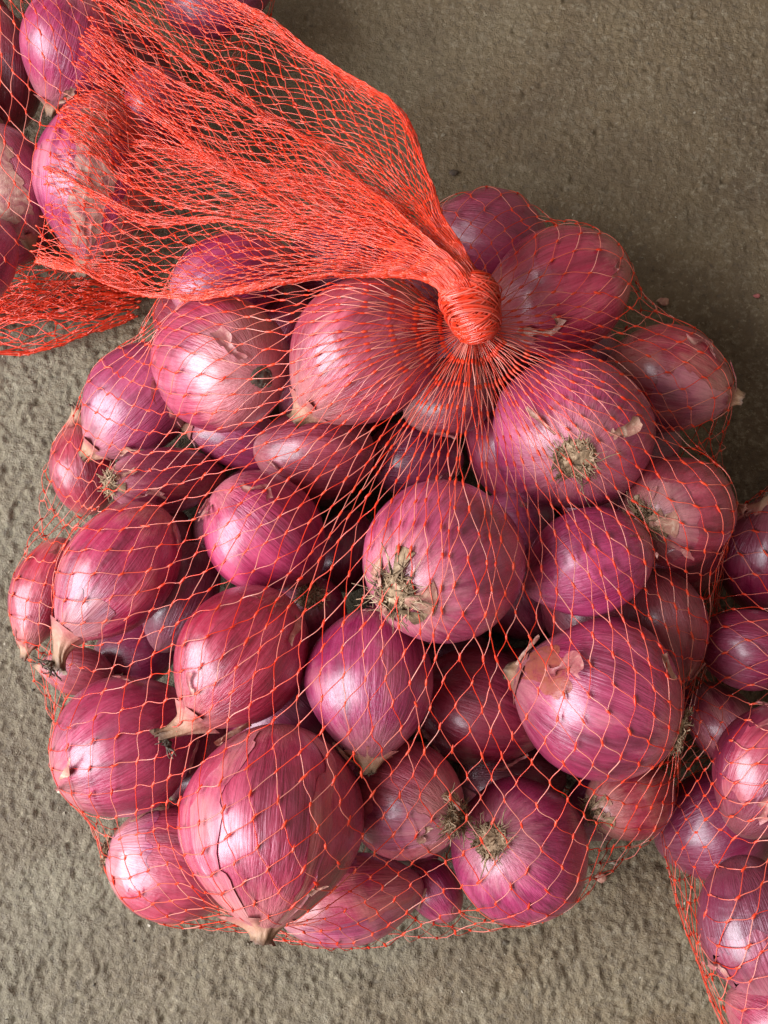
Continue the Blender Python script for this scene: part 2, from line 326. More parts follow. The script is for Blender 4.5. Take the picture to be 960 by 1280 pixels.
# ---------------------------------------------------------------- onions: where they lie
# bag, px, py, half length, half width (pixels), direction of the stem end in the picture (deg), tilt of the stem end towards
# the viewer (deg), height of the centre (m), neck 0..1, root style (0 none, 1 dark scar, 2 tuft, 3 shaggy tuft), tan, dark, pale, label
ON = [
 (1,275,455, 97,80,167,-58,.050,0,1,.45,.0,.9,'plump pale-streaked onion with a small dark root scar, below the net neck'),
 (1,455,440, 95,84,226, 10,.052,.25,0,.35,.0,.3,'smooth pink onion just below the net neck, small tan tip pointing down'),
 (1,563,497, 56,46,205,  0,.044,0,0,.3,.15,.5,'small violet-pink onion right under the tied knot'),
 (1,716,538,102,95,100,-74,.056,0,2,.4,.05,.1,'big crimson onion with a shaggy tan root crown facing up, below the knot'),
 (1,697,365, 88,75,200, 12,.054,0,0,.55,.1,.5,'pale-bellied rosy onion beside the knot, behind the onion with root crown'),
 (1,615,297, 72,54,160,  0,.038,0,0,.35,.45,.2,'dark maroon onion at the back of the bag, half hidden behind the neck'),
 (1,834,472, 74,64,-14,  0,.042,.15,0,.85,.0,.5,'dull tan-pink onion whose point pokes out at the side of the bag'),
 (1,846,638, 74,68, 20,-58,.049,0,3,.5,.15,.2,'onion at the bag edge with a big flaky beige root patch'),
 (1,735,702, 78,63,200,  5,.053,0,0,.25,.1,.0,'oval crimson-pink onion between the beige root patch and the central onion'),
 (1,555,702,102,97, 32,-50,.060,0,3,.35,.0,.2,'large central mauve-pink onion with a dark ragged root'),
 (1,330,667, 77,70,-42,-8,.055,0,0,.25,.0,.0,'bright magenta oval onion without root or neck showing, beside the central one'),
 (1,395,568, 70,56,178,  0,.036,0,0,.3,.25,.0,'crimson onion wedged beneath the smooth pink one with the tan tip'),
 (1,175,500, 78,62,225,  0,.042,.2,0,.35,.0,.4,'pink onion with a bright bald tip beside the pale-streaked plump one'),
 (1,103,588, 54,39,100,  0,.028,.7,0,.35,.0,.2,'little hot-pink onion at the bag edge with a frayed dry top'),
 (1,207,600, 78,40,  5,-34,.037,0,3,.65,.1,.1,'slim brownish-pink onion lying flat with a mossy dark root'),
 (1,300,548, 58,36,165,  0,.037,.5,0,.5,.2,.2,'half-buried onion whose tan neck peeps out below the pale-streaked one'),
 (1,150,715, 90,65,232,  0,.048,.9,0,.75,.0,.0,'egg-shaped rosy onion tapering into a brown withered neck'),
 (1, 55,738, 66,37,250,  0,.028,.3,0,.4,.05,.4,'thin pink onion pressed along the net edge beside the egg-shaped one'),
 (1,226,745, 66,44,250,  0,.034,0,0,.4,.6,.1,'dark purple onion squeezed between the egg-shaped and magenta ones'),
 (1,302,820, 88,78,232,  4,.052,.9,0,.35,.0,.1,'round rosy onion ending in a twisted tan neck with black tip'),
 (1,463,850, 88,76,268, 18,.052,.25,0,.65,.0,.2,'round pink onion with its beige point aimed down, below the central one'),
 (1,600,882, 78,70,-20,  0,.035,0,0,.3,.35,.0,'shadowed dull-red onion low in the net between two round pink ones'),
 (1,750,872,97,96,160, 0,.055,.1,2,.45,.0,.3,'large glossy pink onion with an orange-brown stain beside its pointed end'),
 (1,832,778, 68,50,-70,  0,.040,0,0,.55,.2,.1,'muted rose onion tucked behind the large one with orange stain'),
 (1,340,1026,112,108,265,5,.052,.12,0,.5,.1,.2,'biggest onion, purple-pink with peeling seams and a pointed base'),
 (1,157,932, 88,82, 30,  0,.043,0,0,.25,.1,.2,'broad crimson-mauve onion at the net edge above the biggest one'),
 (1,222,1075,82,69,-10,  0,.030,0,2,.5,.0,.6,'pale pink onion under the biggest one, beige root at the net edge'),
 (1,503,1000,78,68,165,-38,.039,0,3,.4,.15,.4,'two-toned red onion beside the biggest one, ragged dark root sideways'),
 (1,652,1062,90,85,-25,-68,.036,0,2,.25,.1,.1,'crimson onion at the bottom with a round straw-coloured root crown'),
 (1,788,1000,60,46, 20,-40,.034,0,3,.8,.0,.7,'small pale pinkish onion with bushy roots under the orange-stained one'),
 (1,435,1122,86,53, 10,  0,.027,0,0,.9,.0,.7,'pale brownish papery onion lying flat beside the point of the biggest'),
 (1,543,1112,40,31,120,  0,.020,.3,0,.45,.0,.4,'tiny wrinkled pink onion next to the straw-coloured root crown'),
 (1, 98,838, 42,29,170,  0,.024,.2,0,.4,.0,.3,'small pink onion by the withered brown neck at the net edge'),
 (1,388,768, 52,46,270,-62,.043,0,3,.5,.2,.1,'onion mostly hidden behind the magenta one, mossy olive root showing'),
 (1,172,815, 52,41, 20,  0,.022,0,0,.3,.7,.0,'dark wine-red onion in the gap below the egg-shaped one'),
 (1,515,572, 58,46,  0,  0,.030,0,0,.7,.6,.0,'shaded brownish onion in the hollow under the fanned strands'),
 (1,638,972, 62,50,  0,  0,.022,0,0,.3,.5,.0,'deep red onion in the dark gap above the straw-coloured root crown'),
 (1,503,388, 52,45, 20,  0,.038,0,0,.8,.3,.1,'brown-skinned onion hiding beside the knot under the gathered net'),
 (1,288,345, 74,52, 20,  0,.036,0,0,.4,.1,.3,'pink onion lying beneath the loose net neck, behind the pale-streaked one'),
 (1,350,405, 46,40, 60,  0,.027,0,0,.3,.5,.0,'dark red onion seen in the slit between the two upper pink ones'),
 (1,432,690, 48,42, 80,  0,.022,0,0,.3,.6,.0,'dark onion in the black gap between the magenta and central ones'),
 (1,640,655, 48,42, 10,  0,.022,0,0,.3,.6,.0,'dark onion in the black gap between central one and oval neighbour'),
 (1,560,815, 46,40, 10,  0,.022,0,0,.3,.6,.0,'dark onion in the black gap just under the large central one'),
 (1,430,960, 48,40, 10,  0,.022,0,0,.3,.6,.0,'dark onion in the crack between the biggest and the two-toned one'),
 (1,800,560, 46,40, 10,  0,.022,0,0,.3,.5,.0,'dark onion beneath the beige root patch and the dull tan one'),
 # the bag lying above the first one in the picture
 (2, 88, 58, 70,59,255,  0,.042,.2,0,.35,.0,.5,'bright pink onion in the bag under the loose net end'),
 (2,  5, 95, 72,46, 90,  0,.032,0,0,.3,.5,.0,'dark crimson onion beside the bright pink one under the loose net end'),
 (2,120,222, 95,70,262,  0,.036,.3,0,.75,.1,.4,'onion shedding grey-tan papery strips beneath the loose net end'),
 (2, 14,225, 66,46,-70,  0,.034,.4,0,.6,.15,.3,'onion with torn grey paper skin next to the strip-shedding one'),
 (2,203,138, 52,43,-60,  0,.036,0,0,.25,.4,.2,'violet glossy onion glimpsed through the folded net end'),
 (2, 12,297, 47,36,200,  0,.021,0,0,.3,.45,.0,'purple onion lowest in the neighbouring bag by the crumpled red net'),
 (2,275,  0, 68,42, 20,  0,.030,0,0,.3,.6,.2,'dark purple onion at the edge under the top of the net end'),
 (2,160, 75, 46,42,  0,  0,.022,0,0,.3,.5,.0,'shaded red onion between the bright pink and the violet glossy one'),
 # the bag on the other side
 (3,968,697, 80,68, 95, 35,.034,.15,0,.3,.75,.2,'crimson onion with a dry pale neck in the bag alongside'),
 (3,938,812, 64,50,-10,  0,.030,.2,0,.3,.7,.1,'pear-shaped crimson onion on its side in the bag alongside'),
 (3,905,905, 50,42,120,  0,.022,0,0,.8,.3,.2,'dull brownish onion squeezed between the two bags'),
 (3,962,960, 84,68,240,  0,.043,0,0,.15,.8,.5,'glossy violet-pink onion with silvery streaks in the bag alongside'),
 (3,896,1034,72,66,200,  0,.032,0,0,.15,.8,.2,'shiny purple-red onion at the net edge below the silvery-streaked one'),
 (3,946,1162,86,68,-72,  0,.037,.6,0,.2,1.0,.4,'dark violet onion trailing a pale papery skirt in the bag alongside'),
]
EXTRA = [(2,-62,20),(2,-80,140),(2,-66,255),(2,30,-75),(2,140,-70),(2,235,-95),(2,-40,330),
         (3,1050,770),(3,1055,890),(3,1070,1010),(3,1040,1100),(3,1050,1215),(3,1020,640),(3,985,1290)]
EXTRA_LABEL = {2: 'plain red onion deep in the bag under the loose net end',
               3: 'plain red onion deep in the bag alongside, away from the tied one'}
for k, (b, x, y) in enumerate(EXTRA):
    ON.append((b, x, y, 66 + (k * 7) % 14, 54 + (k * 5) % 10, (k * 67) % 360, 0, .032, 0, 0, .35, .2, .2, EXTRA_LABEL[b]))

ON = [(*o[:3], o[3] * 1.02, o[4] * 1.03, *o[5:]) if o[0] == 1 else o for o in ON]
def settle():
    """Slide every onion along its own line of sight until none runs into another; it keeps its size in pixels."""
    n = len(ON)
    D = np.array([depth_of_z(o[1], o[2], o[7]) for o in ON]); D0 = D.copy()
    R3 = np.array([ray(o[1], o[2]) for o in ON])
    ax = []
    for o, r in zip(ON, R3):
        v = r / np.linalg.norm(r)
        t = math.radians(o[5]); m = math.cos(t) * RIGHT + math.sin(t) * UP
        m = m - v * (m @ v); m /= np.linalg.norm(m)
        e = math.radians(o[6]); ax.append(math.cos(e) * m - math.sin(e) * v)
    ax = np.array(ax)
    A = np.array([o[3] for o in ON]) / F_PX; B = np.array([o[4] for o in ON]) / F_PX
    OFF = np.array([-0.6, 0.0, 0.55])
    for it in range(260):
        C = CAM + R3 * D[:, None]; a = A * D; b = B * D
        S = C[:, None, :] + ax[:, None, :] * (OFF[None, :, None] * a[:, None, None])
        rad = np.stack([b * 0.74, b, b * 0.76], 1)
        low = (S[..., 2] - rad).min(1)
        D -= np.clip(0.0006 - low, 0, 1) * 0.8
        move = np.zeros(n)
        for i in range(n):
            for j in range(i):
                d = C[i] - C[j]
                if d @ d > (a[i] + a[j]) ** 2: continue
                dv = S[i][:, None, :] - S[j][None, :, :]
                dist = np.sqrt((dv ** 2).sum(-1)); pen = (rad[i][:, None] + rad[j][None, :]) * 0.985 - dist
                k = pen.argmax(); p = pen.flat[k]
                if p <= 0: continue
                nz = abs((dv.reshape(-1, 3)[k] @ FWD) / (dist.flat[k] + 1e-9))
                s = min(p / max(nz, 0.3), 0.004) * 0.3
                up, dn = (i, j) if (D0[i] < D0[j]) else (j, i)
                move[up] -= s; move[dn] += s * (0.9 if low[dn] > 0.001 else 0.0)
        D += move
        D = np.clip(D, D0 - 0.035, D0 + 0.03)
    return D, ax
DEPTH, AXES = settle()
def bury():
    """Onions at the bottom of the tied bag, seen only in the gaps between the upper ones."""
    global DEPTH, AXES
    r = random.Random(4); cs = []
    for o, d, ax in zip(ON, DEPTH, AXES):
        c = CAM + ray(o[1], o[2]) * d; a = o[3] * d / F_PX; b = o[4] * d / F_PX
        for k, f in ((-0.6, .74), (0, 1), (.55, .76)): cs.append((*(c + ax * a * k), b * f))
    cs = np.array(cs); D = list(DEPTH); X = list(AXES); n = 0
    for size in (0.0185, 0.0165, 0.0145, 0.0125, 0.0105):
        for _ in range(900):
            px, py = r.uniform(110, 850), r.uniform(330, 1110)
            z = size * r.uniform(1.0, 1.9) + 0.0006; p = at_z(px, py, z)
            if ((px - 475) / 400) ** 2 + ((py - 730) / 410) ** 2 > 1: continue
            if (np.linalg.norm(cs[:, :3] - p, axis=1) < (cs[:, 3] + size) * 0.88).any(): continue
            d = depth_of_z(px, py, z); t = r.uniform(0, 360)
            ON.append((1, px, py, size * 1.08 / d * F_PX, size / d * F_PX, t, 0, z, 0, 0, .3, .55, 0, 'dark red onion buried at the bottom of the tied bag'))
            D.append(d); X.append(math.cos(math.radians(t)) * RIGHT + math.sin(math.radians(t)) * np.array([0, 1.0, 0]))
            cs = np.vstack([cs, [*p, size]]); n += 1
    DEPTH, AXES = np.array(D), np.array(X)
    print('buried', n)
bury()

# ---------------------------------------------------------------- onions: how they are made
def frame_of(ax):
    ax = ax / np.linalg.norm(ax)
    r = np.array([0, 0, 1.0]) if abs(ax[2]) < 0.9 else np.array([1.0, 0, 0])
    x = np.cross(r, ax); x /= np.linalg.norm(x)
    return np.stack([x, np.cross(ax, x), ax], 1)      # columns: local x, y, z
def profile(tau, a, b):
    """tau 0 at the root pole .. pi at the stem pole."""
    z = -np.cos(tau); s = np.sin(tau)
    r = b * s ** 0.93
    top = np.clip(z, 0, 1)
    r = r * (1 - 0.16 * top ** 2.2)
    zz = a * (z + 0.10 * top ** 6 - 0.04 * np.clip(-z, 0, 1) ** 8)
    return r, zz
def skin_surface(a, b, seed, tau, phi, lift=0.0):
    r, z = profile(tau, a, b)
    c, s = np.cos(phi), np.sin(phi)
    k = 1 + 0.034 * noise(c * 1.3 + seed, s * 1.3, z / a * 1.1, 21) + 0.014 * noise(c * 4 + seed, s * 4, z / a * 1.2, 22) * np.sin(tau)
    k = k + 0.007 * noise(c * 11 + seed, s * 11, z / a * 1.0, 23)
    k = k + (0.028 * np.cos(2 * phi + seed * 1.7) + 0.020 * np.cos(3 * phi + seed * 2.9 + 0.8 * tau) + 0.014 * np.cos(5 * phi + seed)) * np.sin(tau) + 0.025 * np.sin(2 * tau + seed * 4.1) * np.cos(phi + seed)
    k = k + 0.05 * noise(c * 9 + seed, s * 9, 0.3, 24) * smooth(2.35, 2.95, tau)
    r = r * k + lift * np.sin(np.clip(tau, .3, 2.8))
    bend = 0.05 * a * (z / a) ** 2
    return np.stack([r * c + bend * math.cos(seed), r * s + bend * math.sin(seed), z + lift * -np.cos(tau)], -1)

def grid_faces(nr, nc, closed=True):
    idx = np.arange(nr * nc).reshape(nr, nc)
    a = idx[:-1]; b = idx[1:]
    if closed:
        return np.stack([a, np.roll(a, -1, 1), np.roll(b, -1, 1), b], -1).reshape(-1, 4)
    return np.stack([a[:, :-1], a[:, 1:], b[:, 1:], b[:, :-1]], -1).reshape(-1, 4)

def fibres(base, direction, spread, n, length, rad, droop, seed, disc):
    r = np.random.default_rng(seed); S = 6
    F = frame_of(direction); t = np.linspace(0, 1, S)
    out = []
    for k in range(n):
        rr = disc * math.sqrt(r.random()); th = r.random() * 6.283
        o = base + F[:, 0] * rr * math.cos(th) + F[:, 1] * rr * math.sin(th)
        th2 = th + r.normal() * 0.9
        side = F[:, 0] * math.cos(th2) + F[:, 1] * math.sin(th2)
        sp = spread * (0.35 + 0.9 * r.random())
        L = length * (0.35 + 0.8 * r.random())
        cur = F[:, 0] * r.normal() + F[:, 1] * r.normal(); cur2 = r.normal(size=3)
        p = o + np.outer(t * L, F[:, 2] * (1 - 0.5 * sp)) + np.outer((t ** 1.3) * L * sp, side) + np.outer((t ** 2) * L * 0.5, cur) + np.outer(np.sin(t * (4 + 5 * r.random())) * L * 0.14, cur2) \
            - np.outer((t ** 2.2) * L * droop, F[:, 2])
        out.append(p + r.normal(size=(S, 3)) * L * 0.03)
    out = np.array(out)
    rads = rad * (0.6 + 0.8 * r.random((n, 1))) * np.linspace(1, 0.35, S)[None, :]
    return tubes(out, rads, 4)

BAG_TRIS = {1: ([], []), 2: ([], []), 3: ([], [])}
def add_to_bag(bag, V, Q):
    vs, fs = BAG_TRIS[bag]; base = len(vs)
    vs.extend(V.tolist()); fs.extend((Q + base).tolist())

PEELS = {  # onion index: (stem-direction range tau0, tau1, centre angle offset, half span) torn outer skin
 24: [(0.5, 2.95, -0.62, 0.13), (0.5, 2.8, 0.75, 0.2)], 47: [(0.6, 2.6, 0.2, 0.35), (1.2, 2.9, -0.7, 0.3)], 48: [(0.5, 2.3, 0.3, 0.6)],
 22: [(2.0, 2.72, 0.15, 0.42)], 30: [(0.5, 2.6, 0.0, 0.7)], 27: [(0.3, 1.5, -0.5, 0.5)], 6: [(1.4, 2.9, 0.4, 0.6)], 7: [(0.15, 0.9, 0.2, 1.2)],
 58: [(1.6, 3.0, 0.1, 1.1)], 26: [(0.2, 1.1, 0.0, 0.8)], 16: [(2.1, 3.0, 0.0, 0.7)], 14: [(1.2, 2.7, 0.5, 0.4)], 56: [(0.5, 2.2, 0.3, 0.4)]}

def make_onion(i):
    bag, px, py, pa, pb, th, ep, z0, neck, root, tan, dark, pale, label = ON[i]
    D = DEPTH[i]; C = CAM + ray(px, py) * D; a = pa * D / F_PX; b = pb * D / F_PX
    F = frame_of(AXES[i]); seed = i * 3.7 + 0.3; r = random.Random(i * 13 + 5)
    nr, nc = 34, 48
    tau = np.linspace(0.0, math.pi, nr); tau[0] = 0.02; tau[-1] = math.pi - 0.02
    T, P = np.meshgrid(tau, np.arange(nc) / nc * 2 * np.pi, indexing='ij')
    L = skin_surface(a, b, seed, T, P)
    V = L.reshape(-1, 3) @ F.T + C
    lowz = V[:, 2].min()
    if lowz < 0.0003: V[:, 2] += 0.0003 - lowz; C = C + np.array([0, 0, 0.0003 - lowz]); lowz = 0.0003
    base = np.array([C[0], C[1], lowz])
    root_o = empty('red_onion', base, label, 'onion', {1: 'red onions in the tied net bag', 2: 'red onions in the bag under the loose net end', 3: 'red onions in the bag alongside'}[bag])
    Q = grid_faces(nr, nc)
    n0 = len(V); V2 = np.vstack([V, [(L[0].mean(0)) @ F.T + C], [(L[-1].mean(0)) @ F.T + C]])
    tri = [(k, n0, (k + 1) % nc) for k in range(nc)]; tri = [(t[2], t[1], t[0]) for t in tri]
    tri += [((nr - 1) * nc + k, (nr - 1) * nc + (k + 1) % nc, n0 + 1) for k in range(nc)]
    mer = np.stack([np.cos(P), np.sin(P), -np.cos(T) * 1.0], -1).reshape(-1, 3)
    mer[:, :2] *= np.sqrt(np.sin(T)).reshape(-1, 1) * 0.5 + 0.5
    mer = np.vstack([mer, [[0, 0, -1]], [[0, 0, 1]]])
    skin = link('skin', np_mesh('skin', V2 - base, Q, tri, attrs={'meridian': mer}), M_SKIN, root_o)
    skin.color = (tan, dark, pale, 1)
    add_to_bag(bag, V, Q)
    # view-facing angle about the axis, for peels
    view = CAM - C; vl = F.T @ view; phi0 = math.atan2(vl[1], vl[0])
    top = F @ L[-1].mean(0) + C; bot = F @ L[0].mean(0) + C
    # withered neck
    if neck > 0 or root == 0 and r.random() < 0.0:
        ln = a * (0.20 + 0.36 * neck); m, c = 16, 22
        t = np.linspace(0, 1, m)[:, None]; ph = np.arange(c)[None, :] / c * 2 * np.pi
        rr = b * (0.10 + 0.24 * (1 - t) ** 2.2) * (1 + 0.30 * noise(np.cos(ph) * 3 + seed, np.sin(ph) * 3, t * 1.5, 31) + 0.40 * noise(np.cos(ph) * 7 + seed, np.sin(ph) * 7, t * 1.6, 34))
        rr = rr * (1 + 0.5 * smooth(.7, 1, t) * noise(np.cos(ph) * 5 + seed, np.sin(ph) * 5, t, 33))
        bx = ln * 0.5 * neck * t ** 2
        lx = rr * np.cos(ph) + bx * math.cos(seed * 2); ly = rr * (1 - 0.5 * smooth(0, .5, t)) * np.sin(ph) + bx * math.sin(seed * 2)
        lz = np.broadcast_to(t * ln - a * 0.10, lx.shape) + 0.12 * ln * smooth(.6, 1, t) * noise(np.cos(ph) * 4 + seed, np.sin(ph) * 4, 1.0, 32)
        NV = np.stack([lx, ly, lz], -1).reshape(-1, 3) @ F.T + top
        link('neck', np_mesh('neck', NV - base, grid_faces(m, c), attrs={'along': np.broadcast_to(t, (m, c)).ravel()}), M_NECK, root_o)
        if neck > 0.6:
            fv, fq = fibres(top + F[:, 2] * ln * 0.75 + F[:, 0] * ln * .15 * math.cos(seed * 2) + F[:, 1] * ln * .15 * math.sin(seed * 2), F[:, 2], 0.7, 16, ln * 0.4, 0.0004, 0.1, i, b * 0.06)
            link('neck_fray', np_mesh('neck_fray', fv - base, fq), M_ROOTDARK, root_o)
    if root:
        rm = M_ROOTDARK if root == 1 else M_ROOT
        R0 = b * (0.17 if root == 1 else 0.24)
        m, c = 7, 22
        t = np.linspace(1, 0.0, m)[:, None]; ph = np.arange(c)[None, :] / c * 2 * np.pi
        rr = R0 * t * (1 + 0.25 * noise(np.cos(ph) * 2 + seed, np.sin(ph) * 2, 0.5, 41)) + 1e-5
        lz = -R0 * (0.35 * (1 - t ** 2) + 0.12 * noise(rr * np.cos(ph) / R0 * 4 + seed, rr * np.sin(ph) / R0 * 4, 0.0, 42)) + R0 * 0.10
        PV = np.stack([rr * np.cos(ph), rr * np.sin(ph), np.broadcast_to(lz, (m, c))], -1).reshape(-1, 3) @ F.T + bot
        link('root_plate', np_mesh('root_plate', PV - base, grid_faces(m, c)), rm, root_o)
        nf, ln, sp = {1: (14, .09, .5), 2: (160, .17, 1.0), 3: (190, .25, 1.1)}[root]
        fv, fq = fibres(bot + F[:, 2] * R0 * 0.05, -F[:, 2], sp, nf, b * ln, 0.00027, 0.25, i + 100, R0 * 0.85)
        link('root_tuft', np_mesh('root_tuft', fv - base, fq), rm, root_o)
        if root == 3:   # loose scraps of skin standing round the root
            for q in range(6):
                ph0 = r.random() * 6.28; w = 0.15 + 0.35 * r.random()
                m, c = 7, 6
                tt = np.linspace(0.12, 0.34 + 0.25 * r.random(), m)[::-1][:, None] * np.ones((1, c)); pp = ph0 + np.linspace(-w, w, c)[None, :] * np.linspace(1, .4, m)[:, None]
                lift = np.linspace(0.0004, b * (0.10 + 0.12 * r.random()), m)[:, None] * (0.6 + 0.6 * np.abs(noise(pp * 9, tt * 9, seed, 44)))
                SV = skin_surface(a, b, seed, tt, pp, lift).reshape(-1, 3) @ F.T + C
                link('skin_scrap', np_mesh('skin_scrap', SV - base, grid_faces(m, c, False)), M_PEEL if q % 2 else M_ROOT, root_o)
    if bag == 1 and i < 46 or bag > 1 and i < 60:
        for q in range(r.choice((1, 1, 2, 3, 4))):      # loose curls of dry skin
            pole = r.random() < 0.5
            tc_ = r.uniform(0.35, 1.0) if pole else r.uniform(1.9, 2.8)
            ph0 = phi0 + r.uniform(-1.3, 1.3); w = r.uniform(0.05, 0.15); h = r.uniform(0.10, 0.32); m, c = 12, 7
            tt = np.linspace(tc_ - h, tc_ + h, m)[:, None] * np.ones((1, c)); sx = np.linspace(-1, 1, c)[None, :]
            ww = w * (0.35 + 0.9 * np.abs(noise(tt * 7 + seed, q * 3.3, 0.1, 61)))
            pp = ph0 + sx * ww + 0.2 * noise(tt * 4, seed, q, 62)
            tt = np.clip(tt + 0.06 * noise(pp * 14, seed, q, 63), 0.05, 3.08)
            curl = np.linspace(0, 1, m)[:, None] if pole else np.linspace(1, 0, m)[:, None]
            lift = b * (0.006 + r.uniform(0.04, 0.16) * curl ** 2 + 0.05 * sx ** 2 * r.random() + 0.02 * np.abs(noise(pp * 9, tt * 9, seed, 64)))
            SV = skin_surface(a, b, seed, tt, pp, lift).reshape(-1, 3) @ F.T + C
            link('skin_flake', np_mesh('skin_flake', SV - base, grid_faces(m, c, False)), r.choice((M_FLAKE, M_PEEL, M_FLAKE)), root_o)
    for (t0, t1, off, half) in PEELS.get(i, ()):
        m, c = 30, 18
        tt = np.linspace(t0, t1, m)[:, None] * np.ones((1, c))
        sx = np.linspace(-1, 1, c)[None, :]
        wob = half * (1 + 0.45 * noise(tt * 3 + seed, sx * 0.6, 0.2, 51) + 0.15 * noise(tt * 11 + seed, sx, 0.2, 52))
        pp = phi0 + off + sx * wob + 0.2 * noise(tt * 2 + seed, 0.5, 0.1, 53)
        tt = tt + 0.14 * noise(pp * 5 + seed, 0.3, 0.1, 54) * np.linspace(1, 1, m)[:, None]
        edge = np.abs(sx) ** 5
        lift = b * (0.004 + 0.014 * edge * np.clip(noise(tt * 4 + seed, sx * .5, .7, 55) + 0.4, 0, 1))
        SV = skin_surface(a, b, seed, tt, pp, lift).reshape(-1, 3) @ F.T + C
        mer = np.stack([np.cos(pp), np.sin(pp), -np.cos(tt)], -1).reshape(-1, 3)
        pe = link('peel', np_mesh('peel', SV - base, grid_faces(m, c, False), attrs={'meridian': mer}), M_SHED if i in (47, 48) else M_STAIN if i == 22 else M_SKIN, root_o)
        pe.color = (min(1.0, tan + 0.3), dark * 0.5, min(1, pale + 0.3), 1)
    return root_o
for i in range(len(ON)): make_onion(i)
BVH = {k: BVHTree.FromPolygons(v, f) for k, (v, f) in BAG_TRIS.items()}
allv = sum((BAG_TRIS[k][0] for k in (1, 2, 3)), []); 
allf = []; o0 = 0
for k in (1, 2, 3):
    allf += [[x + o0 for x in f] for f in BAG_TRIS[k][1]]; o0 += len(BAG_TRIS[k][0])
BVH_ALL = BVHTree.FromPolygons(allv, allf)
def top_height(bvh, x, y, default=-1.0):
    h = bvh.ray_cast(Vector((x, y, 0.5)), Vector((0, 0, -1)))
    return h[0].z if h[0] is not None else default

# ---------------------------------------------------------------- net
SIDE = 0.0074        # side of one net cell
def hull2d(pts):
    pts = pts[np.lexsort((pts[:, 1], pts[:, 0]))]
    def half(P):
        h = []
        for p in P:
            while len(h) >= 2 and np.cross(h[-1][:2] - h[-2][:2], p[:2] - h[-1][:2]) <= 0: h.pop()
            h.append(p)
        return h
    lo = half(pts); hi = half(pts[::-1])
    return np.array(lo[:-1] + hi[:-1])
def blur_ring(A, sig):
    n = len(A); k = int(sig * 3) + 1; w = np.exp(-0.5 * (np.arange(-k, k + 1) / sig) ** 2); w /= w.sum()
    return sum(w[j + k] * np.roll(A, j, axis=0) for j in range(-k, k + 1))

def sample_grid(G, u, v):
    """G (nu, nv, 3); u cyclic in [0,1), v in [0,1]."""
    nu, nv, _ = G.shape
    x = (u % 1.0) * nu; i = np.floor(x).astype(int); fx = (x - i)[..., None]
    y = np.clip(v, 0, 1) * (nv - 1); j = np.minimum(np.floor(y).astype(int), nv - 2); fy = (y - j)[..., None]
    i0, i1 = i % nu, (i + 1) % nu
    return (G[i0, j] * (1 - fx) + G[i1, j] * fx) * (1 - fy) + (G[i0, j + 1] * (1 - fx) + G[i1, j + 1] * fx) * fy

